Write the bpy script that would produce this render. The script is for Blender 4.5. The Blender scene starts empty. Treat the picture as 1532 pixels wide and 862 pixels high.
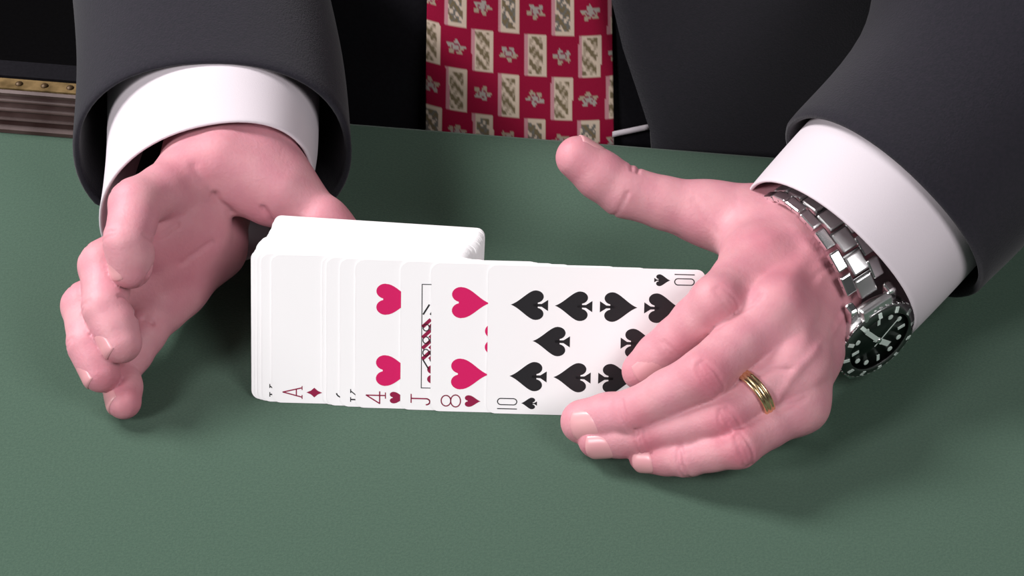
import bpy, bmesh, math, random
import numpy as np
from mathutils import Vector, Matrix

random.seed(7); np.random.seed(7)
SC = bpy.context.scene
COL = SC.collection
MM = 0.001

# ------------------------------------------------------------------ camera, world, lights, exposure
E_ = math.radians(40)
cam_d = bpy.data.cameras.new('camera'); cam_d.sensor_width = 36; cam_d.lens = 36*4680/1532
cam_d.clip_start = 0.05; cam_d.clip_end = 20
cam = bpy.data.objects.new('camera', cam_d); COL.objects.link(cam)
cam.location = (0, -0.96262, 0.87524)
cam.rotation_euler = (math.radians(90)-E_, 0, 0)
SC.camera = cam
w = bpy.data.worlds.new('world'); SC.world = w; w.use_nodes = True
w.node_tree.nodes['Background'].inputs[0].default_value = (0.95, 0.96, 1.0, 1)
w.node_tree.nodes['Background'].inputs[1].default_value = 0.03

def area(name, loc, target, size, power, color=(1, 1, 1)):
    d = bpy.data.lights.new(name, 'AREA'); d.shape = 'SQUARE'; d.size = size; d.energy = power; d.color = color
    o = bpy.data.objects.new(name, d); COL.objects.link(o); o.location = loc
    o.rotation_euler = (Vector(target)-Vector(loc)).to_track_quat('-Z', 'Y').to_euler()
    return o
area('studio_key_light', (-0.95, 0.40, 1.03), (0, 0, 0), 0.44, 26.5, (1.0, 0.97, 0.97))
area('studio_front_light', (-2.4, -1.9, 1.75), (0, 0, 0), 0.82, 84, (1.0, 0.97, 0.98))
area('studio_fill_light', (1.1, -1.1, 1.5), (0.05, 0, 0), 0.9, 25, (1.0, 0.97, 0.98))
SC.view_settings.view_transform = 'Standard'; SC.view_settings.look = 'None'
SC.view_settings.gamma = 1; SC.view_settings.use_curve_mapping = False
SC.view_settings.exposure = 0.0

# ------------------------------------------------------------------ materials
def srgb(r, g, b):
    f = lambda c: c/12.92 if c <= .04045 else ((c+.055)/1.055)**2.4
    return (f(r/255), f(g/255), f(b/255), 1)
def material(name, color, rough=.6, metal=0, spec=.5, noise=None, bump=None, sss=0, sheen=0):
    m = bpy.data.materials.new(name); m.use_nodes = True
    nt = m.node_tree; b = nt.nodes['Principled BSDF']
    b.inputs['Base Color'].default_value = color; b.inputs['Roughness'].default_value = rough
    b.inputs['Metallic'].default_value = metal; b.inputs['Specular IOR Level'].default_value = spec
    if sheen: b.inputs['Sheen Weight'].default_value = sheen; b.inputs['Sheen Roughness'].default_value = .6
    if sss:
        b.inputs['Subsurface Weight'].default_value = sss
        b.inputs['Subsurface Radius'].default_value = (1, .35, .25); b.inputs['Subsurface Scale'].default_value = .0035
    tc = nt.nodes.new('ShaderNodeTexCoord')
    if noise:                                   # (scale, second colour, detail)
        n = nt.nodes.new('ShaderNodeTexNoise'); n.inputs['Scale'].default_value = noise[0]
        n.inputs['Detail'].default_value = noise[2] if len(noise) > 2 else 3
        nt.links.new(tc.outputs['Object'], n.inputs['Vector'])
        r = nt.nodes.new('ShaderNodeMapRange'); r.inputs[1].default_value = .35; r.inputs[2].default_value = .65
        nt.links.new(n.outputs['Fac'], r.inputs[0])
        x = nt.nodes.new('ShaderNodeMix'); x.data_type = 'RGBA'; x.name = 'tint'
        x.inputs[6].default_value = color; x.inputs[7].default_value = noise[1]
        nt.links.new(r.outputs[0], x.inputs[0]); nt.links.new(x.outputs[2], b.inputs['Base Color'])
    if bump:                                    # (scale, distance, strength)
        n = nt.nodes.new('ShaderNodeTexNoise'); n.inputs['Scale'].default_value = bump[0]; n.inputs['Detail'].default_value = 4
        nt.links.new(tc.outputs['Object'], n.inputs['Vector'])
        u = nt.nodes.new('ShaderNodeBump'); u.inputs['Distance'].default_value = bump[1]; u.inputs['Strength'].default_value = bump[2]
        nt.links.new(n.outputs['Fac'], u.inputs['Height']); nt.links.new(u.outputs[0], b.inputs['Normal'])
    return m
M = dict(
    felt=material('green_felt', srgb(53, 77, 63), .95, spec=.1, noise=(900, srgb(60, 84, 69), 2), bump=(1500, .0004, .5), sheen=.15),
    card=material('card_stock', srgb(243, 241, 242), .38, spec=.35),
    ink_black=material('black_ink', srgb(24, 22, 26), .5),
    ink_red=material('red_ink', srgb(205, 8, 92), .5),
    ink_dark_red=material('dark_red_ink', srgb(140, 12, 62), .5),
    jacket=material('charcoal_wool', srgb(26, 25, 32), .95, spec=.1, noise=(700, srgb(31, 28, 36), 2), bump=(1200, .0005, .5), sheen=.12),
    black=material('black_cloth', srgb(16, 15, 19), .95, spec=.1, noise=(600, srgb(20, 19, 23), 2)),
    shirt=material('white_cotton', srgb(200, 192, 198), .8, spec=.2, noise=(14, srgb(204, 195, 201), 2), bump=(1600, .0002, .3)),
    steel=material('brushed_steel', (.66, .66, .66, 1), .34, 1, bump=(900, .0001, .3)),
    steel_polished=material('polished_steel', (.85, .85, .85, 1), .22, 1),
    steel_dark=material('dark_steel', (.20, .20, .20, 1), .3, 1),
    dial=material('black_dial', srgb(10, 20, 15), .3),
    lume=material('pale_lume', srgb(200, 214, 206), .5),
    gold=material('yellow_gold', srgb(236, 206, 160), .26, 1),
    nail=material('fingernail', srgb(203, 143, 150), .34, spec=.5, noise=(60, srgb(207, 152, 155), 2)),
    nail_tip=material('nail_edge', srgb(236, 214, 206), .4),
    wood=material('brown_wood', srgb(84, 66, 63), .45, noise=(60, srgb(60, 40, 37), 5)),
    brass=material('brass', srgb(150, 124, 84), .45, .6, noise=(150, srgb(104, 84, 52), 3)),
    stud=material('dark_brass', srgb(70, 52, 30), .5, .5),
    wall=material('dark_wall', srgb(9, 9, 11), .95, spec=.1, noise=(4, srgb(12, 11, 13), 2)),
    floor=material('dark_carpet', srgb(11, 10, 12), .95, spec=.1, noise=(300, srgb(14, 13, 15), 2)),
)
# skin: base tone, ruddier where the attribute 'flush' says so, light mottling
def skin_material():
    m = material('skin', srgb(200, 144, 151), .54, spec=.34, noise=(85, srgb(193, 131, 142), 5), bump=(750, .0005, .32), sss=.18)
    nt = m.node_tree; b = nt.nodes['Principled BSDF']; t = nt.nodes['tint']
    a = nt.nodes.new('ShaderNodeAttribute'); a.attribute_name = 'flush'
    x = nt.nodes.new('ShaderNodeMix'); x.data_type = 'RGBA'
    x.inputs[7].default_value = srgb(182, 99, 114)
    nt.links.new(t.outputs[2], x.inputs[6]); nt.links.new(a.outputs['Fac'], x.inputs[0]); nt.links.new(x.outputs[2], b.inputs['Base Color'])
    return m
M['skin'] = skin_material()
def print_material():                           # woven tie: colours come from the per-vertex weave pattern
    m = material('tie_silk', srgb(150, 8, 50), .6, spec=.3, bump=(1800, .0002, .4))
    nt = m.node_tree; a = nt.nodes.new('ShaderNodeAttribute'); a.attribute_name = 'weave'
    nt.links.new(a.outputs['Color'], nt.nodes['Principled BSDF'].inputs['Base Color'])
    return m
M['tie'] = print_material()

# ------------------------------------------------------------------ object helpers (all lengths in mm)
def obj(name, V, F, mat, parent=None, smooth=False):
    me = bpy.data.meshes.new(name)
    me.from_pydata([tuple(float(c)*MM for c in v) for v in V], [], [tuple(int(i) for i in f) for f in F])
    me.materials.append(M[mat])
    if smooth: me.polygons.foreach_set('use_smooth', [True]*len(me.polygons))
    me.update()
    o = bpy.data.objects.new(name, me); COL.objects.link(o)
    if parent: o.parent = parent; o.matrix_parent_inverse = parent.matrix_world.inverted()
    return o
def tag(o, label=None, cat=None, group=None, kind=None):
    if label: o['label'] = label
    if cat: o['category'] = cat
    if group: o['group'] = group
    if kind: o['kind'] = kind
    return o
def empty(name, loc):
    o = bpy.data.objects.new(name, None); COL.objects.link(o); o.location = [c*MM for c in loc]
    o.empty_display_size = .02; o.matrix_world = Matrix.Translation([c*MM for c in loc])
    return o
def nrm(v): v = np.asarray(v, float); return v/np.linalg.norm(v)
def box(c, sx, sy, sz, bev=0, X=(1, 0, 0), Y=(0, 1, 0), Z=(0, 0, 1)):
    """bevelled box: 24 verts (chamfered edges), returns V, F"""
    c = np.asarray(c, float); A = [np.asarray(X, float), np.asarray(Y, float), np.asarray(Z, float)]
    bm = bmesh.new(); bmesh.ops.create_cube(bm, size=1)
    for v in bm.verts: v.co = Vector((v.co.x*sx, v.co.y*sy, v.co.z*sz))
    if bev: bmesh.ops.bevel(bm, geom=bm.edges[:], offset=bev, segments=2, affect='EDGES', profile=.5)
    V = [c + A[0]*v.co.x + A[1]*v.co.y + A[2]*v.co.z for v in bm.verts]
    bm.verts.index_update(); F = [[v.index for v in f.verts] for f in bm.faces]; bm.free()
    return V, F
class MB:
    def __init__(s): s.V = []; s.F = []
    def add(s, vf):
        o = len(s.V); s.V += list(vf[0]); s.F += [[i+o for i in f] for f in vf[1]]; return s
    def build(s, name, mat, parent=None, smooth=False): return obj(name, s.V, s.F, mat, parent, smooth)
def loft(rings, closed=True, cap0=False, cap1=False):
    n = len(rings[0]); V = [p for r in rings for p in r]; F = []
    for i in range(len(rings)-1):
        for j in range(n if closed else n-1):
            k = (j+1) % n
            F.append([i*n+j, i*n+k, (i+1)*n+k, (i+1)*n+j])
    if cap0: F.append(list(range(n))[::-1])
    if cap1: F.append([(len(rings)-1)*n+j for j in range(n)])
    return V, F
def lathe(c, ax, prof, n=48, ref=(0, 0, 1), caps=True):
    """prof: list of (radius, height) along ax"""
    c = np.asarray(c, float); ax = nrm(ax); r = np.asarray(ref, float); u = nrm(r-ax*(r@ax)); v = np.cross(ax, u)
    rings = [[c+ax*h+u*(rad*math.cos(2*math.pi*j/n))+v*(rad*math.sin(2*math.pi*j/n)) for j in range(n)] for rad, h in prof]
    return loft(rings, True, caps and prof[0][0] > 0, caps and prof[-1][0] > 0)

# ------------------------------------------------------------------ signed-distance modelling of the hands
class Field:
    def __init__(s, lo, hi, h):
        s.lo = np.array(lo, np.float32); s.h = h
        s.n = np.ceil((np.array(hi)-np.array(lo))/h).astype(int)+1
        s.ax = [s.lo[i]+h*np.arange(s.n[i], dtype=np.float32) for i in range(3)]
    def new(s): return np.full(tuple(s.n), 60, np.float32)
    def window(s, pts, pad):
        p = np.array(pts); a = np.floor((p.min(0)-pad-s.lo)/s.h).astype(int); b = np.ceil((p.max(0)+pad-s.lo)/s.h).astype(int)+1
        a = np.clip(a, 0, s.n); b = np.clip(b, 0, s.n)
        return tuple(slice(a[i], b[i]) for i in range(3))
    def cone(s, a, b, r1, r2, w):
        a = np.array(a, np.float32); b = np.array(b, np.float32)
        X = s.ax[0][w[0]][:, None, None]; Y = s.ax[1][w[1]][None, :, None]; Z = s.ax[2][w[2]][None, None, :]
        ba = b-a; l2 = float(ba@ba)
        if l2 < 1e-6: return np.sqrt((X-a[0])**2+(Y-a[1])**2+(Z-a[2])**2)-max(r1, r2)
        rr = r1-r2; a2 = l2-rr*rr; il2 = 1/l2
        px, py, pz = X-a[0], Y-a[1], Z-a[2]
        y = px*ba[0]+py*ba[1]+pz*ba[2]; z = y-l2
        pp = px*px+py*py+pz*pz
        x2 = np.maximum(pp*l2-y*y, 0)*l2                       # |p*l2 - ba*y|^2
        y2 = y*y*l2; z2 = z*z*l2
        k = np.sign(rr)*rr*rr*x2
        d = (np.sqrt(x2*a2*il2)+y*rr)*il2-r1
        c1 = np.sign(z)*a2*z2 > k; c2 = np.sign(y)*a2*y2 < k
        d = np.where(c1, np.sqrt(x2+z2)*il2-r2, np.where(c2, np.sqrt(x2+y2)*il2-r1, d))
        return d.astype(np.float32)
def smin(a, b, k):
    if k <= 0: return np.minimum(a, b)
    h = np.maximum(k-np.abs(a-b), 0)/k
    return np.minimum(a, b)-h*h*(k*.25)
def add_cone(fl, F, a, b, r1, r2, k):
    w = fl.window([a, b], max(r1, r2)+k+4)
    F[w] = smin(F[w], fl.cone(a, b, r1, r2, w), k)
def surface_nets(F, lo, h):
    S = F < 0; n = np.array(F.shape)
    cnt = sum(S[i:n[0]-1+i, j:n[1]-1+j, k:n[2]-1+k].astype(np.int8) for i in (0, 1) for j in (0, 1) for k in (0, 1))
    act = np.argwhere((cnt > 0) & (cnt < 8))
    idx = np.full(tuple(n-1), -1, np.int64); idx[act[:, 0], act[:, 1], act[:, 2]] = np.arange(len(act))
    P = np.zeros((len(act), 3)); C = np.zeros(len(act))
    cor = [(i, j, k) for i in (0, 1) for j in (0, 1) for k in (0, 1)]
    val = {c: F[act[:, 0]+c[0], act[:, 1]+c[1], act[:, 2]+c[2]].astype(float) for c in cor}
    for c in cor:
        for ax in range(3):
            if c[ax]: continue
            d = list(c); d[ax] = 1; d = tuple(d)
            va, vb = val[c], val[d]; m = (va < 0) != (vb < 0)
            t = np.where(m, va/np.where(m, va-vb, 1), 0)
            q = np.tile(np.array(c, float), (len(act), 1)); q[:, ax] += t
            P[m] += q[m]; C[m] += 1
    P = (P/C[:, None]+act)*h+np.array(lo)
    faces = []
    for ax in range(3):
        sl0 = [slice(1, -1)]*3; sl1 = [slice(1, -1)]*3
        sl0[ax] = slice(0, -1); sl1[ax] = slice(1, None)
        a = S[tuple(sl0)]; b = S[tuple(sl1)]
        off = np.array([1, 1, 1]); off[ax] = 0
        for flip, mask in ((False, a & ~b), (True, ~a & b)):
            e = np.argwhere(mask)+off
            u, v = (ax+1) % 3, (ax+2) % 3
            def cell(du, dv):
                q = e.copy(); q[:, u] += du; q[:, v] += dv
                return idx[q[:, 0], q[:, 1], q[:, 2]]
            quad = np.stack([cell(-1, -1), cell(0, -1), cell(0, 0), cell(-1, 0)], 1)
            quad = quad[(quad >= 0).all(1)]
            faces.append(quad[:, ::-1] if flip else quad)
    return P, np.concatenate(faces)
def vertex_normals(P, Q):
    n = np.cross(P[Q[:, 2]]-P[Q[:, 0]], P[Q[:, 3]]-P[Q[:, 1]])
    N = np.zeros_like(P)
    for i in range(4):
        for c in range(3): N[:, c] += np.bincount(Q[:, i], n[:, c], len(P))
    return N/np.maximum(np.linalg.norm(N, axis=1), 1e-9)[:, None]
def smooth_mesh(P, Q, it=1, lam=.5):
    for _ in range(it):
        A = np.zeros_like(P); C = np.zeros(len(P))
        for i in range(4):
            for j in (1, 3):
                t = Q[:, (i+j) % 4]
                for c in range(3): A[:, c] += np.bincount(Q[:, i], P[t, c], len(P))
                C += np.bincount(Q[:, i], None, len(P))
        P = P+lam*(A/np.maximum(C, 1)[:, None]-P)
    return P
def seg_dist(P, a, b):
    a = np.asarray(a, float); b = np.asarray(b, float); d = b-a
    t = np.clip(((P-a)@d)/max(d@d, 1e-9), 0, 1)
    return np.linalg.norm(P-a-t[:, None]*d, axis=1)
def snap(P, q): return P[np.argmin(((P-np.asarray(q, float))**2).sum(1))]
def displace(P, Q, lines):
    """lines: (points near the skin, height mm (minus = crease), width mm); points are dropped onto the skin first"""
    N = vertex_normals(P, Q); D = np.zeros(len(P))
    for pts, hgt, wid in lines:
        pts = [snap(P, q) for q in pts]
        lo = np.min(pts, 0)-4*wid; hi = np.max(pts, 0)+4*wid
        s = np.where(((P > lo) & (P < hi)).all(1))[0]
        if not len(s): continue
        d = np.full(len(s), 99.)
        for i in range(max(1, len(pts)-1)): d = np.minimum(d, seg_dist(P[s], pts[i], pts[min(i+1, len(pts)-1)]))
        D[s] += hgt*np.exp(-(d/wid)**2)
    return P+N*D[:, None]

def frame_of(a, b, dorsal):
    x = nrm(np.asarray(b, float)-np.asarray(a, float)); d = np.asarray(dorsal, float); d = nrm(d-x*(d@x)); s = np.cross(x, d)
    return x, d, s
def knuckle_creases(j, prev, nxt, r, dorsal, n=3, sp=2.0, dep=.5, wid=.75, span=.9, palm=False):
    """short arcs over the back of a finger joint"""
    x, d, s = frame_of(prev, nxt, dorsal); out = []
    if palm: d = -d
    for i in range(n):
        o = (i-(n-1)/2)*sp; bow = (i-(n-1)/2)*.9
        pts = []
        for t in np.linspace(-span, span, 7):
            pts.append(np.asarray(j, float)+x*(o-bow*(t/span)**2*1.2)+r*(d*math.cos(t)+s*math.sin(t)))
        out.append((pts, -dep*(1 if i % 2 == 0 else .7), wid))
    return out
def make_nail(body, a, b, ra, rb, dorsal, length=11.5, half=.95, lift=.15, roll=0, reach=.5):
    """fingernail: curved plate riding on the last phalanx a->b (b = centre of the tip)"""
    x, d, s = frame_of(a, b, dorsal)
    if roll: d, s = d*math.cos(roll)+s*math.sin(roll), s*math.cos(roll)-d*math.sin(roll)
    L = np.linalg.norm(np.asarray(b, float)-np.asarray(a, float))
    nu, nv = 16, 15; V = []; F = []
    end = L+rb*reach; st = end-length
    for iu in range(nu):
        u = iu/(nu-1)
        p = st+u*length
        for iv in range(nv):
            v = -1+2*iv/(nv-1)
            hw = half*(1-.22*max(0, (1-u)*1.6-.6)**2)
            ang = v*hw*(.93+.07*u)
            pu = p-(.16*length*v*v if u < .5 else 0)*-1*max(0, 1-2*u)-length*.13*v*v*max(0, 2*u-1)
            t = min(pu/L, 1); r = ra+(rb-ra)*max(t, 0)
            over = max(0, pu-L)
            rr = math.sqrt(max((rb)**2-over**2*.55, 4)) if over > 0 else r
            edge = .35*(1-abs(v)**4)*(1-(2*u-1)**6)
            V.append(np.asarray(a, float)+x*pu+(rr+lift+edge)*(d*math.cos(ang)+s*math.sin(ang))-d*.12)
    n0 = len(V)
    for k in range(n0): V.append(V[k]-d*.9)
    for iu in range(nu-1):
        for iv in range(nv-1):
            q = [iu*nv+iv, iu*nv+iv+1, (iu+1)*nv+iv+1, (iu+1)*nv+iv]
            F.append(q); F.append([i+n0 for i in q[::-1]])
    rim = [iv for iv in range(nv)]+[iu*nv+nv-1 for iu in range(1, nu)]+[(nu-1)*nv+iv for iv in range(nv-2, -1, -1)]+[iu*nv for iu in range(nu-2, 0, -1)]
    for i in range(len(rim)):
        p, q = rim[i], rim[(i+1) % len(rim)]; F.append([q, p, p+n0, q+n0])
    return obj('fingernail', V, F, 'nail', body, True)

# ------------------------------------------------------------------ the setting
YAW = math.radians(-7.5)                          # table edge and sitter are turned a little
ex, ey = np.array([math.cos(YAW), math.sin(YAW), 0]), np.array([-math.sin(YAW), math.cos(YAW), 0])
EDGE = np.array([0, 190.8, 0])                    # point on the back edge of the table
def tb(u, v, z): return EDGE+ex*u+ey*v+np.array([0, 0, z])
tag(obj('wall_back', *box((0, 1500, 420), 4200, 40, 2400), 'wall'), kind='structure')
tag(obj('floor', *box((0, 300, -790), 4200, 2600, 40), 'floor'), kind='structure')
table = tag(empty('card_table', tb(0, -350, -770)), 'green felt covered card table under the hands and cards', 'table')
V, F = box(tb(0, -350, -11), 1500, 700, 22, 2.5, ex, ey); obj('felt_top', V, F, 'felt', table)
V, F = box(tb(0, -350, -45), 1440, 640, 46, 3, ex, ey); obj('apron', V, F, 'wood', table)
for sx in (-660, 660):
    for sy in (-610, -90):
        V, F = box(tb(sx, sy, -418), 60, 60, 702, 4, ex, ey); obj('leg', V, F, 'wood', table)
# moulded wooden case at the far left of the table
u0, u1 = -520, -193
rail = tag(empty('wooden_case', tb(-300, -30, 0)), 'brown moulded wooden case with a studded brass band, left behind the sleeve', 'case')
def moulding(name, prof, mat):                     # prof: (v, z) section pushed along the table edge
    rings = [[tb(u, v, z) for v, z in prof] for u in (u0, u1)]
    V, F = loft(rings, True, True, True)
    F = [f[::-1] for f in F]
    return obj(name, V, F, mat, rail)
v0 = -24.5
moulding('body', [(v0, 0), (v0, 4), (v0, 19), (v0+20, 19), (v0+20, 0)], 'wood')
def bead(zc, r, dep): return [(v0+1, zc-r)]+[(v0-dep*math.sin(math.pi*i/8), zc-r+2*r*i/8) for i in range(9)]+[(v0+1, zc+r)]
moulding('moulding', [(v0+1, .3), (v0-5, .3), (v0-5, 2.2), (v0-3, 3.6), (v0+1, 4)], 'wood')
moulding('moulding', bead(6.6, 2.2, 3.4), 'wood')
moulding('moulding', bead(11.6, 2.4, 3.0), 'wood')
moulding('moulding', bead(16.2, 2.0, 2.2), 'wood')
moulding('lid', [(v0-1.5, 19.2), (v0-1.5, 20.6), (v0, 21.4), (v0+20, 21.4), (v0+20, 19.2)], 'wood')
moulding('brass_band', [(v0+.2, 21.5), (v0+.2, 22.3), (v0+7.6, 22.3), (v0+7.6, 21.5)], 'brass')
for i in range(24):
    u = u1-9-i*12.0
    obj('stud', *lathe(tb(u, v0+4, 22.2), (0, 0, 1), [(1.9, 0), (1.7, .5), (1.0, .95), (0, 1.1)], 12, (1, 0, 0)), 'stud', rail, True)
moulding('top_panel', [(v0+8.4, 21.5), (v0+8.4, 23.2), (v0+20, 23.2), (v0+20, 21.5)], 'black')

# ------------------------------------------------------------------ playing cards
LEAN = math.radians(25.5); CW, CH, CT = 88.9, 63.5, .28
def rounded_rect(w, h, r, n=5):
    out = []
    for cx, cy, a0 in ((w-r, r, -90), (w-r, h-r, 0), (r, h-r, 90), (r, r, 180)):
        for i in range(n+1):
            a = math.radians(a0+90*i/n); out.append((cx+r*math.cos(a), cy+r*math.sin(a)))
    return out
OUT = rounded_rect(CW, CH, 3.4)
def card_frame(x_left, y_mid, yaw):
    """origin = lower left corner on the felt; X along the long edge, N = face normal (to the viewer)"""
    X = np.array([math.cos(yaw), math.sin(yaw), 0]); B = np.array([-math.sin(yaw), math.cos(yaw), 0])
    Uu = B*math.sin(LEAN)+np.array([0, 0, math.cos(LEAN)]); N = np.cross(X, Uu)
    O = np.array([x_left, y_mid-X[1]*CW/2, .15])
    return O, X, Uu, N
def card(x_left, y_mid, yaw, label, group=None):
    O, X, Uu, N = card_frame(x_left, y_mid, yaw)
    e = tag(empty('playing_card', O+X*CW/2), label, 'card', group)
    n = len(OUT)
    V = [O+X*a+Uu*b for a, b in OUT]+[O+X*a+Uu*b-N*CT for a, b in OUT]
    F = [list(range(n)), list(range(2*n-1, n-1, -1))]+[[i+n, (i+1) % n+n, (i+1) % n, i] for i in range(n)]
    obj('card_stock', V, F, 'card', e)
    return e, (O, X, Uu, N)
# flat print: shapes live in card coordinates turned so that 'up' of the pip points to -X (index at lower left)
def put(fr, name, polys, c, size, mat, e, flip=False):
    """polys in a unit box (x right, y up, centred); c = place on the card (along X, along U)"""
    O, X, Uu, N = fr; s = -1 if flip else 1
    V = []; F = []
    for pl in polys:
        o = len(V)
        for px, py in pl: V.append(O+X*(c[0]-s*py*size[1])+Uu*(c[1]+s*px*size[0])+N*.03)
        F.append(list(range(o, o+len(pl))))
    ob = obj(name, V, F, mat, e)
    bm = bmesh.new(); bm.from_mesh(ob.data)
    for f in bm.faces:
        if f.normal.dot(Vector(N)) < 0: f.normal_flip()
    bm.to_mesh(ob.data); bm.free()
    return ob
def arc(cx, cy, r, a0, a1, n=10): return [(cx+r*math.cos(math.radians(a0+(a1-a0)*i/n)), cy+r*math.sin(math.radians(a0+(a1-a0)*i/n))) for i in range(n+1)]
def bez(p0, p1, p2, p3, n=10):
    return [tuple((1-t)**3*a+3*(1-t)**2*t*b+3*(1-t)*t*t*c+t**3*d for a, b, c, d in zip(p0, p1, p2, p3)) for t in [i/n for i in range(n+1)]]
HEART = [[(0, -.5)]+bez((0, -.5), (.12, -.22), (.5, -.02), (.5, .24))[1:]+arc(.26, .25, .245, 0, 165, 10)+
         [(-x, y) for x, y in (bez((0, -.5), (.12, -.22), (.5, -.02), (.5, .24))[1:]+arc(.26, .25, .245, 0, 165, 10))][::-1]]
SPADE = [[(0, .5)]+bez((0, .5), (.10, .26), (.5, .02), (.5, -.16))[1:]+arc(.29, -.17, .21, 0, -165, 10)+
         [(-x, y) for x, y in (bez((0, .5), (.10, .26), (.5, .02), (.5, -.16))[1:]+arc(.29, -.17, .21, 0, -165, 10))][::-1],
         [(.045, -.12), (.06, -.30), (.20, -.5), (-.20, -.5), (-.06, -.30), (-.045, -.12)]]
SPADE[1] = [(.04, -.1), (.05, -.33), (.19, -.5), (-.19, -.5), (-.05, -.33), (-.04, -.1)]
DIAMOND = [[(0, .5), (.16, .22), (.42, 0), (.16, -.22), (0, -.5), (-.16, -.22), (-.42, 0), (-.16, .22)]]
def stroke(pts, wd, closed=False):
    """polyline -> quads of width wd"""
    out = []; n = len(pts); m = n if closed else n-1
    for i in range(m):
        a = np.array(pts[i]); b = np.array(pts[(i+1) % n]); d = b-a; L = np.linalg.norm(d)
        if L < 1e-6: continue
        d /= L; q = np.array([-d[1], d[0]])*wd/2; ext = d*wd*.3
        out.append([tuple(a-q-ext), tuple(b-q+ext), tuple(b+q+ext), tuple(a+q-ext)])
    return out
def ell(cx, cy, rx, ry, n=20, a0=0, a1=360): return [(cx+rx*math.cos(math.radians(a0+(a1-a0)*i/n)), cy+ry*math.sin(math.radians(a0+(a1-a0)*i/n))) for i in range(n+(a1-a0 < 360))]
# glyphs in mm, centred
G = {
 'A': stroke([(-2.0, -3.9), (0, 4), (2.0, -3.9)], .55)+stroke([(-1.45, -1.6), (1.45, -1.6)], .5)+stroke([(-2.7, -4), (-1.2, -4)], .4)+stroke([(1.2, -4), (2.7, -4)], .4),
 '4': stroke([(2.5, -1.6), (-2.6, -1.6), (.9, 4), (.9, -4)], .55)+stroke([(-.3, -4), (2.1, -4)], .45),
 'J': stroke([(.3, 4), (.3, -2.3)]+ell(-1.0, -2.3, 1.3, 1.5, 8, 0, -180), .6)+stroke([(-1.5, 4), (2.1, 4)], .5),
 '8': stroke(ell(0, 2.0, 2.3, 2.0), .5, True)+stroke(ell(0, -2.0, 2.6, 2.05), .5, True),
 '10': stroke([(-2.5, -4), (-2.5, 4)], .42)+stroke(ell(.6, 2.6, 1.35, 1.4, 10, 0, 180)+ell(.6, -2.6, 1.35, 1.4, 10, 180, 360), .42, True),
 'K': stroke([(-1.7, -4), (-1.7, 4)], .6)+stroke([(2.0, 4), (-1.6, -.4)], .45)+stroke([(-.4, .9), (2.1, -4)], .55)+stroke([(-2.6, 4), (-.8, 4)], .4)+stroke([(-2.6, -4), (-.8, -4)], .4)+stroke([(1.2, 4), (2.7, 4)], .4)+stroke([(1.2, -4), (2.8, -4)], .4),
 '6': stroke(ell(0, -1.9, 2.0, 2.1), .55, True)+stroke(ell(.6, -1.9, 2.6, 5.8, 10, 95, 180), .55),
 '5': stroke([(2, 4), (-1.4, 4), (-1.6, .7)]+ell(-.1, -1.6, 2.1, 2.4, 12, 120, -150), .55),
}
def index(fr, e, glyph, suit, ink):
    for flip in (False, True):
        f = lambda a, b: (CW-a, CH-b) if flip else (a, b)
        put(fr, 'rank', G[glyph], f(8.5, 4.6), (1, 1), ink, e, flip)
        put(fr, 'suit_mark', suit, f(17.6, 4.7), (5.0, 6.6), ink, e, flip)
def pips(fr, e, spots, suit, ink, size=(12.6, 15.4)):
    for a, b in spots:
        put(fr, 'pip', suit, (a, b), size, ink, e, a > CW/2+1)
XS4 = [17.0, 35.2, 53.7, 71.9]; YA, YB, YM = 16.3, 46.9, 31.6
HX = math.radians(-2.2)
g = .42/math.cos(LEAN)
front = [   # x of the left edge (mm) from the nearest card back, label
 (-10.6, 'ten of spades playing card face up at the front of the spread'),
 (-34.0, 'eight of hearts playing card with two whole hearts showing, left of the ten of spades'),
 (-46.5, 'red jack playing card showing a strip of its framed picture beside the eight of hearts'),
 (-65.2, 'four of hearts playing card with two cut off hearts, left of the jack'),
 (-71.6, 'playing card sliver with part of its rank, just left of the four of hearts'),
 (-77.2, 'playing card sliver with a curved bit of rank, second left of the four of hearts'),
 (-79.0, 'thin bare white card edge directly right of the ace of diamonds'),
 (-100.0, 'ace of diamonds playing card with wide white face in the left half of the spread'),
 (-104.2, 'playing card sliver with a broken rank directly left of the ace of diamonds'),
 (-106.0, 'second bare white card edge left of the ace of diamonds'),
 (-107.4, 'third bare white card edge left of the ace of diamonds'),
 (-108.6, 'leftmost bare white card edge of the front spread'),
]
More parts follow.
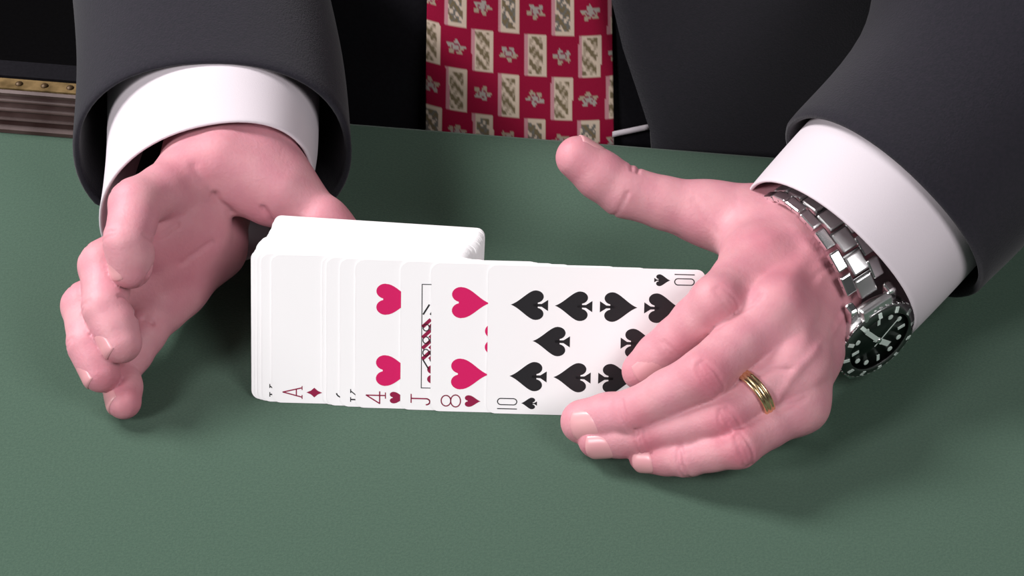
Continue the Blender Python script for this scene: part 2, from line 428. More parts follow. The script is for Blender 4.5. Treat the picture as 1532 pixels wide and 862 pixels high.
for i, (x, lab) in enumerate(front):
    y = i*g+(-.6)
    e, fr = card(x, y-(x+55)*math.tan(-HX)*1.0, HX, lab, 'cards of the spread')
    if i == 0:
        index(fr, e, '10', SPADE, 'ink_black'); pips(fr, e, [(a, b) for a in XS4 for b in (YA, YB)]+[(26.3, YM), (62.6, YM)], SPADE, 'ink_black')
    if i == 1:
        index(fr, e, '8', HEART, 'ink_dark_red'); pips(fr, e, [(a, b) for a in (16.2, CW/2, CW-16.2) for b in (YA, YB)]+[(30, YM), (CW-30, YM)], HEART, 'ink_red', (13.2, 15.6))
    if i == 2:
        index(fr, e, 'J', HEART, 'ink_dark_red')
        put(fr, 'picture_frame', stroke([(-22.2, -35.8), (22.2, -35.8), (22.2, 35.8), (-22.2, 35.8)], .35, True), (CW/2, CH/2), (1, 1), 'ink_black', e)
        red = []; dark = []                      # abstract figure: stripes, loops and lozenges
        for k in range(24):
            yy = 35.2-k*3.0
            for q in range(4): red += stroke([(-9.5+q*4.6, yy), (-6.8+q*4.6, yy-2.8)], 1.5)
            for q in range(3): dark += stroke(ell(-7+q*5.4, yy-1.2, 1.5, 1.3, 10), .45, True)
            dark += stroke([(9.5, yy), (13.5, yy-2.4)], .7)+stroke([(-14, yy-2.4), (-10, yy)], .6)
        put(fr, 'picture', red, (CW/2, CH/2), (1, 1), 'ink_dark_red', e)
        put(fr, 'picture_lines', dark, (CW/2, CH/2), (1, 1), 'ink_black', e)
        put(fr, 'pip', HEART, (16, 15.5), (8, 10), 'ink_dark_red', e); put(fr, 'pip', HEART, (CW-16, CH-15.5), (8, 10), 'ink_dark_red', e, True)
    if i == 3:
        index(fr, e, '4', HEART, 'ink_dark_red'); pips(fr, e, [(a, b) for a in (16.2, CW-16.2) for b in (YA, YB)], HEART, 'ink_red', (13.2, 15.6))
    if i == 4: put(fr, 'rank', G['K'], (8.4, 4.8), (1, 1), 'ink_black', e)
    if i == 5: put(fr, 'rank', G['6'], (8.0, 4.8), (1, 1), 'ink_black', e)
    if i == 7:
        index(fr, e, 'A', DIAMOND, 'ink_dark_red')
        put(fr, 'pip', DIAMOND, (CW/2, CH/2), (15, 19), 'ink_red', e)
    if i == 8: put(fr, 'rank', G['K'], (7.2, 4.8), (1, 1), 'ink_black', e)
yb = 12*g-.6
NB = 40
rq = random.Random(11)
for k in range(NB):
    t = k/(NB-1)
    x = -108.8+.9*min(k/6, 1)+3.4*(1/(1+math.exp(-(t-.42)*18)))+2.0*t+rq.uniform(-.35, .35)
    yaw = HX-math.radians(3.6)*t
    xm = x+CW/2
    # stay clear of the card in front: the right hand end keeps the plain spacing
    y0 = yb-(-108.6+55)*math.tan(-HX)+k*g
    y = y0+(math.tan(-yaw)-math.tan(-HX))*CW/2-(x+108.6)*math.tan(-HX)
    card(x, y, yaw, 'rearmost white playing card of the squared pack, against the left thumb' if k == NB-1 else 'plain white playing card in the squared pack behind the spread, seen by its edge', 'cards of the squared pack')

# ------------------------------------------------------------------ the performer: clothes
person = tag(empty('person', tb(0, 150, 0)), 'person in a charcoal jacket, white shirt cuffs and red patterned tie, hands around the cards', 'person')
def interp(keys, n):
    """Catmull-Rom through key rings (each a list of vectors)"""
    K = [[np.asarray(v, float) for v in k] for k in keys]; out = []
    m = len(K)-1
    for i in range(n):
        t = i/(n-1)*m; a = min(int(t), m-1); f = t-a
        p0, p1, p2, p3 = K[max(a-1, 0)], K[a], K[a+1], K[min(a+2, m)]
        out.append([.5*((2*q1)+(-q0+q2)*f+(2*q0-5*q1+4*q2-q3)*f*f+(-q0+3*q1-3*q2+q3)*f**3) for q0, q1, q2, q3 in zip(p0, p1, p2, p3)])
    return out
def ring(c, A, B, n=72, p=2.0, zmin=None):
    out = []
    for j in range(n):
        a = 2*math.pi*j/n; ca, sa = math.cos(a), math.sin(a)
        q = c+A*(math.copysign(abs(ca)**(2/p), ca))+B*(math.copysign(abs(sa)**(2/p), sa))
        if zmin is not None and q[2] < zmin: q = np.array([q[0], q[1], zmin+(q[2]-zmin)*.02])
        out.append(q)
    return out
def tube_cloth(name, mat, parent, keys, n, th, hem=0, wrinkle=None, zmin=None, p=2.0, seg=72):
    """cloth tube with thickness: outer skin, turned hem, inner skin.  keys: (centre, A, B)"""
    rings = [ring(*k, n=seg, p=p, zmin=zmin) for k in interp(keys, n)]
    if wrinkle:
        for i, r in enumerate(rings):
            c = sum(r)/len(r)
            for j, q in enumerate(r):
                r[j] = q+nrm(q-c)*wrinkle(i/(n-1), 2*math.pi*j/seg)
                if zmin is not None and r[j][2] < zmin: r[j] = np.array([r[j][0], r[j][1], zmin])
    inner = []
    for r in rings:
        c = sum(r)/len(r); inner.append([q-nrm(q-c)*th for q in r])
    ax0 = nrm(sum(rings[0])/seg-sum(rings[1])/seg)
    mid = [(a+b)/2+ax0*th*.45 for a, b in zip(rings[0], inner[0])]
    o1 = [a*.8+b*.2+ax0*th*.3 for a, b in zip(rings[0], inner[0])]; o2 = [a*.2+b*.8+ax0*th*.3 for a, b in zip(rings[0], inner[0])]
    V, F = loft(inner[::-1]+[o2, mid, o1]+rings, True)
    return obj(name, V, F, mat, parent, True)
va = lambda *a: np.array(a, float)

# torso shell: oval sections, open at the front; angle 0 = straight at the viewer
def torso_pt(ang, z, grow=0):
    t = (z+160)/600
    hw = 178+42*max(0, min(1, t))**1.2+grow; hd = 118+12*t+grow
    lean = 6*t
    ca, sa = math.cos(ang), math.sin(ang)
    x = hw*math.copysign(abs(sa)**.9, sa); y = -hd*math.copysign(abs(ca)**.75, ca)
    return EDGE+ex*(x+TX)+ey*(y+135-lean)+np.array([0, 0, z])
TX = 10
TIEX = 2.6
zs = list(np.linspace(-160, 440, 26))
def shoulder(P, z):
    if z <= 360: return P
    k = (z-360)/80; c = EDGE+ex*TX+ey*130+np.array([0, 0, z])
    return c+(P-c)*(1-.62*k**1.6)+np.array([0, 0, 0])
def opening(z):                                    # half-open front: (left angle, right angle)
    k = max(0, min(1, (z+40)/240))
    return -.95-.02*k, .245-.10*max(0, min(1, z/70))-.03*max(0, min(1, (z-60)/150))
outer = []
for z in zs:
    a0, a1 = opening(z)
    row = []
    for q in np.linspace(0, 1, 97):
        ang = a1+(2*math.pi+a0-a1)*q
        bump = 3.5*math.exp(-((ang-a1)/.10)**2)+3.5*math.exp(-((2*math.pi+a0-ang)/.10)**2)
        row.append(shoulder(torso_pt(ang, z, 8+bump+1.2*math.sin(ang*7+z*.03)), z))
    outer.append(row)
V, F = loft(outer, False); F = [f[::-1] for f in F]
jacket = obj('jacket', V, F, 'jacket', person, True)
md = jacket.modifiers.new('cloth', 'SOLIDIFY'); md.thickness = .0035; md.offset = -1
# lapels: a raised facing along each front edge
for sgn in (1, -1):
    rows = []
    for z in np.linspace(125, 300, 24):
        a0, a1 = opening(z); base = a1 if sgn > 0 else a0
        wd = .004+.27*max(0, min(1, (z-125)/140))
        rows.append([torso_pt(base+sgn*wd*q, z, 12.6+1.4*math.sin(q*math.pi)) for q in np.linspace(0, 1, 9)])
    V, F = loft(rows, False)
    if sgn > 0: F = [f[::-1] for f in F]
    o = obj('lapel', V, F, 'jacket', jacket, True)
    md = o.modifiers.new('cloth', 'SOLIDIFY'); md.thickness = .002; md.offset = 1
# dark waistcoat under the jacket and the light shirt edge that peeps out beside the tie
rows = [[shoulder(torso_pt(a, z, 2.0), z) for a in np.linspace(-1.5, 1.1, 61)] for z in np.linspace(-158, 300, 20)]
V, F = loft(rows, False); F = [f[::-1] for f in F]
o = obj('waistcoat', V, F, 'black', person, True); md = o.modifiers.new('cloth', 'SOLIDIFY'); md.thickness = .002; md.offset = -1
rows = [[EDGE+ex*(46+17*q)+ey*(5.5+1.5*q)+np.array([0, 0, z+5*q]) for q in np.linspace(0, 1, 8)] for z in (-1.2, .2, 1.8)]
V, F = loft(rows, False); F = [f[::-1] for f in F]
o = obj('shirt_edge', V, F, 'shirt', person, True); md = o.modifiers.new('cloth', 'SOLIDIFY'); md.thickness = .0008; md.offset = 1

# tie: bellied blade with a woven pattern of framed panels and small rosettes
def tie_colour(u, v):
    """u across (mm from the centre), v up (mm); returns linear rgb of the weave"""
    red = np.array(srgb(140, 4, 48)[:3]); beige = np.array(srgb(200, 180, 162)[:3]); olive = np.array(srgb(112, 98, 74)[:3]); blue = np.array(srgb(104, 112, 120)[:3])
    pink = np.array(srgb(186, 130, 138)[:3])
    dx, dy = 12.05, 48.0
    ci = round((u+13.6)/dx); cu = (u+13.6)-ci*dx
    vv = v-45.2-(dy/2 if ci % 2 else 0)
    ri = round(vv/dy); cvp = vv-ri*dy
    cvf = (vv-dy/2)-round((vv-dy/2)/dy)*dy
    if abs(cu) < 4.9 and abs(cvp) < 12.0:
        h = math.sin(u*2.1+ci*3)*math.sin(v*1.1+ri)+math.sin(u*.9+v*.8+ci+ri*2)*.8
        if abs(cu) > 3.1 or abs(cvp) > 10.4: return pink if cu < -3.4 else beige
        if h > .55: return beige
        if h < -.25: return olive
        return olive*.5+(blue if (ci+ri) % 2 else beige)*.5
    r = math.hypot(cu, cvf); a = math.atan2(cvf, cu)
    if r < 4.5*(.78+.22*math.cos(5*a+ci)):
        return red*.75+blue*.25 if 1.5 < r < 2.1 else (blue*.55+beige*.45 if (ci+ri) % 2 or r < 1.5 else olive*.55+beige*.45)
    return red
nu, nv = 150, 260
rows = []; cols = []
for iv in range(nv):
    v = -92+iv*(300/(nv-1))
    half = 42.6-.030*(v-20) if v > -62 else max(2, 45.8*(v+92)/30)
    row = []
    for iu in range(nu):
        u = -half+2*half*iu/(nu-1)
        edge = 1-abs(u/half)**4
        P = EDGE+ex*(u+TIEX)+ey*(3.2+3.8*(1-edge)+abs(u)*.035)+np.array([0, 0, v])
        row.append(P); cols.append(tie_colour(u+TIEX, v))
    rows.append(row)
V, F = loft(rows, False); F = [f[::-1] for f in F]
tie = obj('tie', V, F, 'tie', person, True)
ca = tie.data.color_attributes.new('weave', 'FLOAT_COLOR', 'POINT')
ca.data.foreach_set('color', np.array([list(c)+[1] for c in cols], np.float32).ravel())
md = tie.modifiers.new('cloth', 'SOLIDIFY'); md.thickness = .0025; md.offset = -1

# left sleeve and cuff (arm rests along the table, pointing away from the viewer)
def wr(amp, seed):
    return lambda t, a: amp*(math.sin(a*3+seed+t*5)*.5+math.sin(a*2-t*9+seed*2)*.6)*min(1, t*3+.15)
shoulderL = EDGE+ex*(TX-205)+ey*150+np.array([0, 0, 385]); shoulderR = EDGE+ex*(TX+205)+ey*150+np.array([0, 0, 385])
sleeveL = [(va(-131, 121, 43.5), va(61, -2, 3), va(0, 6, 46.5)), (va(-136, 175, 54), va(59, 0, 2), va(0, -2, 50)), (va(-150, 250, 70), va(57, 6, 0), va(0, -14, 55)),
           (va(-172, 340, 95), va(56, 6, 0), va(0, -26, 60)), (va(-202, 390, 150), va(58, 6, 0), va(0, -58, 42)), (va(-212, 375, 235), va(62, 6, 0), va(0, -68, 6)), (shoulderL+va(8, 0, -30), va(64, 6, 20), va(0, -76, 0))]
tube_cloth('sleeve', 'jacket', jacket, sleeveL, 46, 3.0, wrinkle=wr(1.6, 1), zmin=15, p=2.2)
cuffL = [(va(-131.5, 92, 40), va(45.5, 6, 5), va(4, -3, 44)), (va(-131, 106, 41.5), va(45.5, 4, 4), va(3, 1, 44)), (va(-131, 126, 44), va(46, 1, 3), va(1, 6, 44)), (va(-133, 165, 50), va(47, 0, 2), va(0, 0, 43))]
shirt = tag(empty('shirt', tb(0, 140, 60)))
shirt.parent = person; shirt.matrix_parent_inverse = person.matrix_world.inverted()
tube_cloth('cuff', 'shirt', shirt, cuffL, 18, 1.6, wrinkle=lambda t, a: .5*math.sin(a*2+1), zmin=.8, p=2.15)

# right sleeve and cuff (arm comes down from the right)
aR = nrm([.66, .66, .35]); nR = nrm(va(10, -32, 30)-aR*(va(10, -32, 30)@aR)); sR = np.cross(aR, nR)
cR = va(133.5, 44.5, 46)
cuffR = [(cR+aR*0, sR*45, nR*43), (cR+aR*12, sR*45.5, nR*43.5), (cR+aR*34, sR*46, nR*44), (cR+aR*60, sR*46, nR*44)]
tube_cloth('cuff', 'shirt', shirt, cuffR, 18, 1.6, wrinkle=lambda t, a: .5*math.sin(a*2+2), zmin=.8, p=2.1)
sleeveR = [(cR+aR*31+va(2, 0, 1), sR*53, nR*48.5), (cR+aR*85+va(2, 0, 4), sR*55, nR*52), (va(218, 145, 126), va(50, -36, -10)*1.15, va(2, -30, 56)), (va(250, 210, 175), va(62, -26, -14), va(6, -24, 60)),
           (va(276, 255, 235), va(60, -16, -10), va(-6, -52, 34)), (va(275, 270, 300), va(60, -10, 0), va(-10, -66, 8)), (shoulderR+va(-6, 0, -25), va(62, -8, -20), va(0, -74, 0))]
s0 = np.cross(aR, nR)
if sleeveR[2][1]@s0 < 0:
    sleeveR = [(c, -A if i >= 2 else A, B) for i, (c, A, B) in enumerate(sleeveR)]
tube_cloth('sleeve', 'jacket', jacket, sleeveR, 46, 3.0, wrinkle=wr(1.8, 4), zmin=1.2, p=2.15)

# ------------------------------------------------------------------ the performer: body (hands in full detail)
def hand(lo, hi, h, fingers, palm, extra, finger_k=8, order_min=True, floor_z=.25):
    """fingers: dict name -> [(point, radius), ...] from the palm to the tip; palm: [(a, b, r1, r2, k)]"""
    fl = Field(lo, hi, h)
    P = fl.new()
    for a, b, r1, r2, k in palm: add_cone(fl, P, a, b, r1, r2, k)
    out = P.copy()
    for nm, ch in fingers.items():
        pts = [c[0] for c in ch]; w = fl.window(pts, 30)
        G_ = np.full(out[w].shape, 60, np.float32)
        for (a, ra), (b, rb) in zip(ch[:-1], ch[1:]):
            G_ = smin(G_, fl.cone(a, b, ra, rb, w), 2.5)
        out[w] = np.minimum(out[w], smin(P[w], G_, finger_k))
    for a, b, r1, r2, k in extra: add_cone(fl, out, a, b, r1, r2, k)
    Z = fl.ax[2][None, None, :]
    out = np.maximum(out, floor_z-Z)                   # flesh flattens where it lies on the felt
    V, Qd = surface_nets(out, fl.lo, h)
    return smooth_mesh(V, Qd, 2, .5), Qd
def mid(a, b, t=.5): return np.asarray(a, float)*(1-t)+np.asarray(b, float)*t
def phal(j, r, dorsal, sag=.5):
    """joints + radii -> chain with slim mid-phalanges and a full fingertip pad"""
    out = [(va(*j[0]), r[0])]
    for i in range(1, len(j)):
        a, b = va(*j[i-1]), va(*j[i]); x, d, s = frame_of(a, b, dorsal)
        m = mid(a, b, .5)-d*sag
        rm = (r[i-1]+r[i])/2*(.965 if i < len(j)-1 else 1.03)
        out += [(m, rm), (b, r[i])]
    return out
flush_spots = []                                       # (point, radius, amount)

#  - hand on the right of the picture (palm towards the cards, back to the viewer)
toward = va(0, -.766, .643)
RI = [(102.0, 33.3, 55.0), (82.9, 1.7, 59.0), (66.5, 0.0, 39.0), (53.2, -2.0, 24.8)]
RM = [(107.4, 1.8, 55.0), (77.2, -27.2, 45.0), (49.1, -27.3, 24.5), (28.9, -20.5, 13.5)]
RR = [(114.0, -13.0, 40.0), (85.1, -36.0, 31.0), (54.3, -31.9, 17.0), (34.5, -28.0, 10.5)]
RP = [(116.4, -22.2, 25.0), (90.3, -45.6, 23.5), (70.5, -42.5, 14.0), (54.1, -36.4, 9.0)]
RT = [(121.0, 62.7, 44.0), (83.0, 69.6, 50.0), (47.3, 73.7, 59.0), (27.5, 79.9, 72.0)]
RW = va(128.0, 50.0, 44.6)
rI, rM, rR, rP, rT = [11.8, 10.9, 9.4, 8.3], [11.8, 10.8, 9.5, 9.2], [11.5, 10.2, 8.8, 7.8], [10.5, 9.0, 7.6, 6.9], [14, 12.0, 10.9, 9.2]
rowR = nrm(va(*RI[0])-va(*RP[0])); radR = nrm(rowR-aR*(rowR@aR)); dorR = np.cross(radR, aR)
if dorR@toward < 0: dorR = -dorR
dI, dM, dR_, dP = nrm(toward+va(.35, 0, 0)), nrm(toward+va(.2, -.1, -.1)), nrm(toward+va(.1, -.3, -.4)), nrm(va(0, -.9, .3))
fingersR = dict(index=phal(RI, rI, dI), middle=phal(RM, rM, dM), ring=phal(RR, rR, dR_), little=phal(RP, rP, dP), thumb=phal(RT[1:], rT[1:], va(.3, .2, .9)))
wu, wl = RW+radR*9, RW-radR*4
palmR = [(wu+aR*90, wu, 21, 16.5, 1), (wl+aR*90, wl, 21, 14.5, 12),
         (wu, va(*RI[0]), 16.5, 12.2, 14), (RW+radR*4, va(*RM[0]), 17.5, 12.2, 14), (RW-radR*4, va(*RR[0]), 15.5, 11.6, 12), (wl, va(*RP[0]), 13.5, 10.8, 12),
         (wu-dorR*4, va(*RT[0]), 15, 15, 14), (va(*RT[0]), va(*RT[1]), 15, 12.4, 14),
         (va(*RT[0])+va(-8, -8, -2), va(*RI[0])-dorR*6, 13, 10, 14),                      # first web
         (mid(RT[0], RT[1], .55), mid(RI[0], RM[0], .3)-dorR*7, 11, 9, 16),
         (wl-dorR*5, mid(RP[0], RW, .35)-dorR*8, 12, 12.5, 14)]                               # heel of the hand
VR, QR = hand((8, -75, -1), (215, 128, 112), .8, fingersR, palmR, [], 9)
linesR = []
linesR += knuckle_creases(RM[1], RM[0], RM[2], rM[1], dM, 4, 2.2, .55, .8, .75)+knuckle_creases(RM[2], RM[1], RM[3], rM[2], dM, 2, 2.2, .6, .75, 1.0)
linesR += knuckle_creases(RR[1], RR[0], RR[2], rR[1], dR_, 4, 2.3, .6, .8, .8)+knuckle_creases(RR[2], RR[1], RR[3], rR[2], dR_, 3, 2.2, .6, .75, 1.0)
linesR += knuckle_creases(RP[1], RP[0], RP[2], rP[1], dP, 3, 2.2, .55, .8, .9)+knuckle_creases(RP[2], RP[1], RP[3], rP[2], dP, 2, 2.6, .7, .8, 1.1)
linesR += knuckle_creases(RI[1], RI[0], RI[2], rI[1], dI, 3, 2.2, .35, .9, .6)+knuckle_creases(RI[2], RI[1], RI[3], rI[2], dI, 2, 2.2, .35, .8, .7)
tdor = va(.15, .55, .8)
linesR += knuckle_creases(RT[2], RT[1], RT[3], rT[2], tdor, 2, 3.4, .8, .9, .6)+knuckle_creases(RT[2], RT[1], RT[3], rT[2], va(0, -.9, -.3), 1, 2, .7, .9, .9)
# tendons over the back of the hand, the wrist hollow, folds of the web
for J, off in ((RI, 3), (RM, 1.5), (RR, -2), (RP, -5)):
    a = va(*J[0])+dorR*12; b = RW+radR*off*1.6+dorR*21
    linesR.append(([mid(a, b, t) for t in np.linspace(.12, .7, 14)], .45, 3.4))
for J, r in ((RI, 4.5), (RM, 4.2), (RR, 4), (RP, 3.6)): linesR.append(([va(*J[0])+dorR*12.5], .7, r*1.8))
for A, B in ((RI, RM), (RM, RR), (RR, RP)):
    a = mid(A[0], B[0])+dorR*11; b = RW+dorR*20
    linesR.append(([mid(a, b, t) for t in np.linspace(.02, .5, 10)], -.5, 4.5))
linesR.append(([(105.6, -33.4, 36.5), (106.5, -32.7, 37.7), (107.3, -31.8, 39.1), (108.5, -30.8, 40.3), (110.0, -29.6, 41.8), (110.7, -28.7, 43.1), (111.6, -28.0, 44.0), (113.3, -26.9, 45.3), (114.8, -25.6, 46.6), (115.8, -24.5, 47.7), (117.2, -23.6, 48.4), (118.9, -22.0, 49.2), (120.4, -20.2, 49.8), (121.7, -18.3, 50.2), (123.2, -15.7, 50.2), (124.9, -12.8, 49.5), (126.4, -9.3, 48.6), (127.8, -5.8, 47.7), (130.0, -1.8, 46.6), (131.4, 0.7, 46.4), (132.3, 3.0, 46.6), (133.9, 6.2, 46.6), (135.3, 8.9, 46.3)], 0.8, 2))
linesR.append(([(98.8, -28.1, 45.6), (100.4, -27.5, 45.9), (102.0, -26.4, 46.4), (103.6, -25.8, 46.7), (106.0, -26.0, 46.8), (108.4, -26.1, 46.9), (110.8, -26.0, 46.8)], -0.6, 1.2))
linesR.append(([(106.8, -35.4, 33.6), (109.2, -33.9, 34.0), (111.1, -33.4, 34.2), (113.2, -32.9, 34.5), (115.5, -31.9, 35.1), (117.3, -30.9, 35.7)], -0.5, 1.1))
linesR.append(([(82.9, -13.0, 57.6), (84.4, -12.2, 58.6), (86.0, -11.4, 59.4), (87.6, -10.6, 60.2), (89.2, -9.8, 60.7), (90.7, -9.0, 61.2), (92.4, -7.4, 61.8), (94.0, -6.6, 62.8), (95.9, -6.3, 63.8), (97.4, -5.8, 64.7), (98.8, -4.2, 65.8), (100.1, -2.1, 67.0)], -0.5, 1.3))
linesR.append(([(69.5, 61.0, 45.3), (71.3, 61.0, 43.8), (73.2, 61.4, 41.8), (75.0, 61.6, 40.4), (77.2, 61.4, 39.4), (79.3, 60.3, 39.1), (81.2, 59.8, 38.6)], -0.6, 1.2))
linesR.append(([(76.4, 63.0, 62.4), (78.0, 61.4, 61.6), (78.8, 60.1, 60.7), (79.6, 58.8, 59.6), (81.2, 57.5, 58.5), (82.0, 56.4, 57.1), (83.6, 54.9, 55.4), (85.1, 53.2, 53.9)], -0.35, 1.6))
linesR.append(([(121.7, 11.0, 62.3), (123.3, 13.4, 61.5), (124.7, 16.4, 61.3), (126.6, 19.0, 60.8), (127.9, 21.1, 60.6), (130.9, 23.7, 59.6), (134.0, 26.2, 58.5)], -0.35, 1.4))
linesR.append(([(124.4, -15.4, 49.0), (125.7, -12.1, 48.7), (127.2, -8.5, 47.8), (128.3, -5.0, 47.4), (129.1, -2.6, 47.4), (130.3, 0.3, 47.7), (131.2, 2.5, 47.9), (132.7, 5.2, 47.7), (133.7, 7.9, 48.0), (135.2, 10.7, 47.8), (136.6, 13.3, 47.5)], -0.5, 1.5))
VR = displace(VR, QR, linesR)
flush_spots += [(va(*RI[0])+dorR*11, 13, .45), (va(*RM[1])+va(*dM)*10, 10, .75), (va(*RR[1])+dR_*9, 10, .8), (va(*RP[1])+dP*8, 9, .6), (va(*RI[1])+dI*10, 9, .45),
                (va(*RM[2])+dM*8, 7, .6), (va(*RR[2])+dR_*8, 8, .75), (va(*RP[3]), 11, .7), (va(*RI[3]), 9, .5), (va(*RM[3]), 8, .5), (va(*RR[3]), 9, .7), (va(*RT[3]), 13, .35),
                (mid(RM[0], RW, .35)+dorR*14, 20, .45), (va(*RI[2])+dI*8, 6, .45)]

#  - hand on the left of the picture (reaching towards the viewer, little finger on the felt)
LI = [(-136.7, 80.8, 62.0), (-155.9, 50.8, 70.0), (-157.8, 32.0, 66.0), (-156.5, 26.9, 56.0)]
LM = [(-142.1, 67.3, 50.0), (-169.4, 38.7, 47.0), (-167.4, 18.0, 42.0), (-160.5, 6.5, 33.0)]
LR = [(-144.6, 60.2, 34.0), (-177.8, 31.8, 31.0), (-174.7, 12.2, 27.0), (-169.4, 2.2, 20.0)]
LP = [(-142.4, 56.7, 21.0), (-154.5, 30.1, 17.0), (-163.8, 13.7, 10.5), (-160.4, -2.8, 8.6)]
LT = [(-108.8, 96.2, 58.0), (-97.3, 85.3, 52.0), (-79.8, 68.9, 45.5), (-72.1, 63.7, 41.0)]
LW = va(-127, 162, 48)
rI2, rM2, rR2, rP2, rT2 = [11.8, 10.8, 9.6, 8.8], [11.8, 10.6, 9.4, 8.8], [11.5, 10.0, 9.0, 8.2], [10.5, 9.0, 8.2, 7.4], [14, 12.2, 11.2, 9.6]
aL = nrm([-.08, .99, .12]); radL = nrm(va(.15, 0, 1)); dorL = va(-1, 0, .1)
eI, eM, eR, eP = nrm(va(-.95, -.1, .35)), nrm(va(-.97, -.1, .15)), nrm(va(-.98, -.1, .05)), nrm(va(-.95, -.1, .2))
fingersL = dict(index=phal(LI, rI2, eI), middle=phal(LM, rM2, eM), ring=phal(LR, rR2, eR), little=phal(LP, rP2, eP), thumb=phal(LT[1:], rT2[1:], va(.2, .5, .8)))
wu2, wl2 = LW+radL*11, LW-radL*11
palmL = [(wu2+aL*75, wu2, 24, 20, 1), (wl2+aL*75, wl2, 24, 20, 12),
         (wu2, va(*LI[0]), 19, 12.4, 14), (LW+radL*4, va(*LM[0]), 17, 12, 10), (LW-radL*6, va(*LR[0]), 16, 11.4, 10), (wl2, va(*LP[0]), 16, 10.6, 10),
         (wu2+va(6, 0, 0), va(*LT[0]), 17, 15, 14), (va(*LT[0]), va(*LT[1]), 15, 12.6, 14),
         (va(*(-123.0, 83.2, 68.0)), va(*(-99.0, 75.4, 58.0)), 12, 9, 14),                              # thenar web
         (va(*(-125.4, 79.9, 62.0)), va(*(-104.3, 75.9, 50.0)), 9, 8, 8),
         (wl2+va(8, 0, 0), va(*(-127.3, 75.8, 26.0)), 16, 11.5, 10), (va(*(-127.3, 75.8, 26.0)), va(*LP[0]), 11.5, 10.6, 10),
         (va(*(-134.9, 62.4, 34.0)), va(*(-150.4, 45.5, 26.0)), 11, 10.5, 9), (va(*(-131.8, 68.0, 44.0)), va(*(-149.3, 53.1, 38.0)), 11, 10.5, 9)]
VL, QL = hand((-212, -22, -1), (-42, 232, 112), .8, fingersL, palmL, [], 8)
linesL = []
for J, r, dd in ((LI, rI2, eI), (LM, rM2, eM), (LR, rR2, eR), (LP, rP2, eP)):
    linesL += knuckle_creases(J[1], J[0], J[2], r[1], dd, 3, 2.2, .4, .9, .7)
    linesL += knuckle_creases(J[2], J[1], J[3], r[2], dd, 2, 2.2, .4, .8, .8)
    linesL += knuckle_creases(J[2], J[1], J[3], r[2], dd, 1, 2, .6, .9, 1.0, True)
linesL.append(([(-124.4, 67.2, 61.8), (-123.6, 67.3, 59.4), (-122.0, 67.4, 57.0), (-119.6, 67.8, 54.6), (-118.0, 68.6, 51.3)], -1.44, 1.4))
linesL.append(([(-104.4, 65.6, 56.2), (-102.0, 65.3, 52.2), (-101.2, 65.5, 49.8), (-99.6, 65.7, 48.2)], -1.44, 1.3))
linesL.append(([(-146.9, 48.1, 55.3), (-143.7, 50.5, 55.3), (-142.1, 52.1, 56.1), (-139.7, 53.8, 56.7)], -0.56, 1.3))
linesL.append(([(-132.5, 70.5, 74.7), (-131.3, 69.3, 73.3), (-129.7, 68.4, 71.7), (-128.3, 67.8, 69.9), (-126.9, 67.5, 68.1), (-126.0, 67.0, 65.0), (-124.4, 67.2, 61.8)], -0.8, 2.2))
linesL.append(([(-151.3, 21.2, 51.9), (-149.9, 21.6, 53.8), (-149.1, 22.3, 55.4), (-148.0, 24.4, 55.9), (-147.4, 26.4, 57.0)], -1.12, 1.1))
linesL.append(([(-154.5, 14.5, 41.3), (-153.2, 28.8, 26.5), (-149.9, 27.9, 25.2)], -1.12, 1.2))
linesL.append(([(-138.3, 46.0, 42.3), (-136.4, 47.4, 42.6), (-134.8, 48.8, 43.4), (-132.6, 50.6, 44.0), (-130.8, 52.1, 44.2), (-129.6, 53.2, 44.7), (-127.5, 55.1, 45.1), (-125.9, 56.7, 45.0)], -0.8, 1.4))
VL = displace(VL, QL, linesL)
flush_spots += [(va(*LI[3])+va(4, -4, -4), 10, .35), (va(*LM[3])+va(3, -5, -2), 9, .3), (va(*LR[3])+va(4, -4, 0), 10, .6), (va(*LP[3])+va(3, -2, 3), 9, .55),
                (va(*(-138.5, 46.8, 45.0)), 22, .6), (va(*(-130.8, 76.0, 70.0)), 18, .35), (va(*(-109.0, 71.6, 52.0)), 14, .4), (va(*(-69.3, 65.1, 50.0)), 12, .3)]

#  - arms, trunk and neck under the clothes, coarse
fl = Field((-330, 150, -330), (390, 480, 520), 9.0)
T_ = fl.new()
hipc = EDGE+ex*TX+ey*135
for a, b, r1, r2, k in [(hipc+va(-70, 0, -240), hipc+va(-75, 0, 300), 88, 95, 1), (hipc+va(70, 0, -240), hipc+va(75, 0, 300), 88, 95, 60), (hipc+va(0, -5, -240), hipc+va(0, 0, 320), 98, 100, 60),
                        (hipc+va(-150, 5, 350), hipc+va(150, 5, 350), 52, 52, 50), (hipc+va(0, 5, 350), hipc+va(0, -5, 450), 58, 54, 40),
                        (va(-133, 210, 60), va(-172, 345, 98), 30, 38, 10), (va(-172, 345, 98), shoulderL+va(10, 0, -20), 38, 50, 20),
                        (cR+aR*95, va(268, 205, 168), 30, 38, 10), (va(268, 205, 168), va(282, 262, 240), 38, 40, 20), (va(282, 262, 240), shoulderR+va(-10, 0, -20), 40, 50, 20)]:
    add_cone(fl, T_, a, b, r1, r2, k)
VT, QT = surface_nets(T_, fl.lo, 9.0); VT = smooth_mesh(VT, QT, 2, .5)

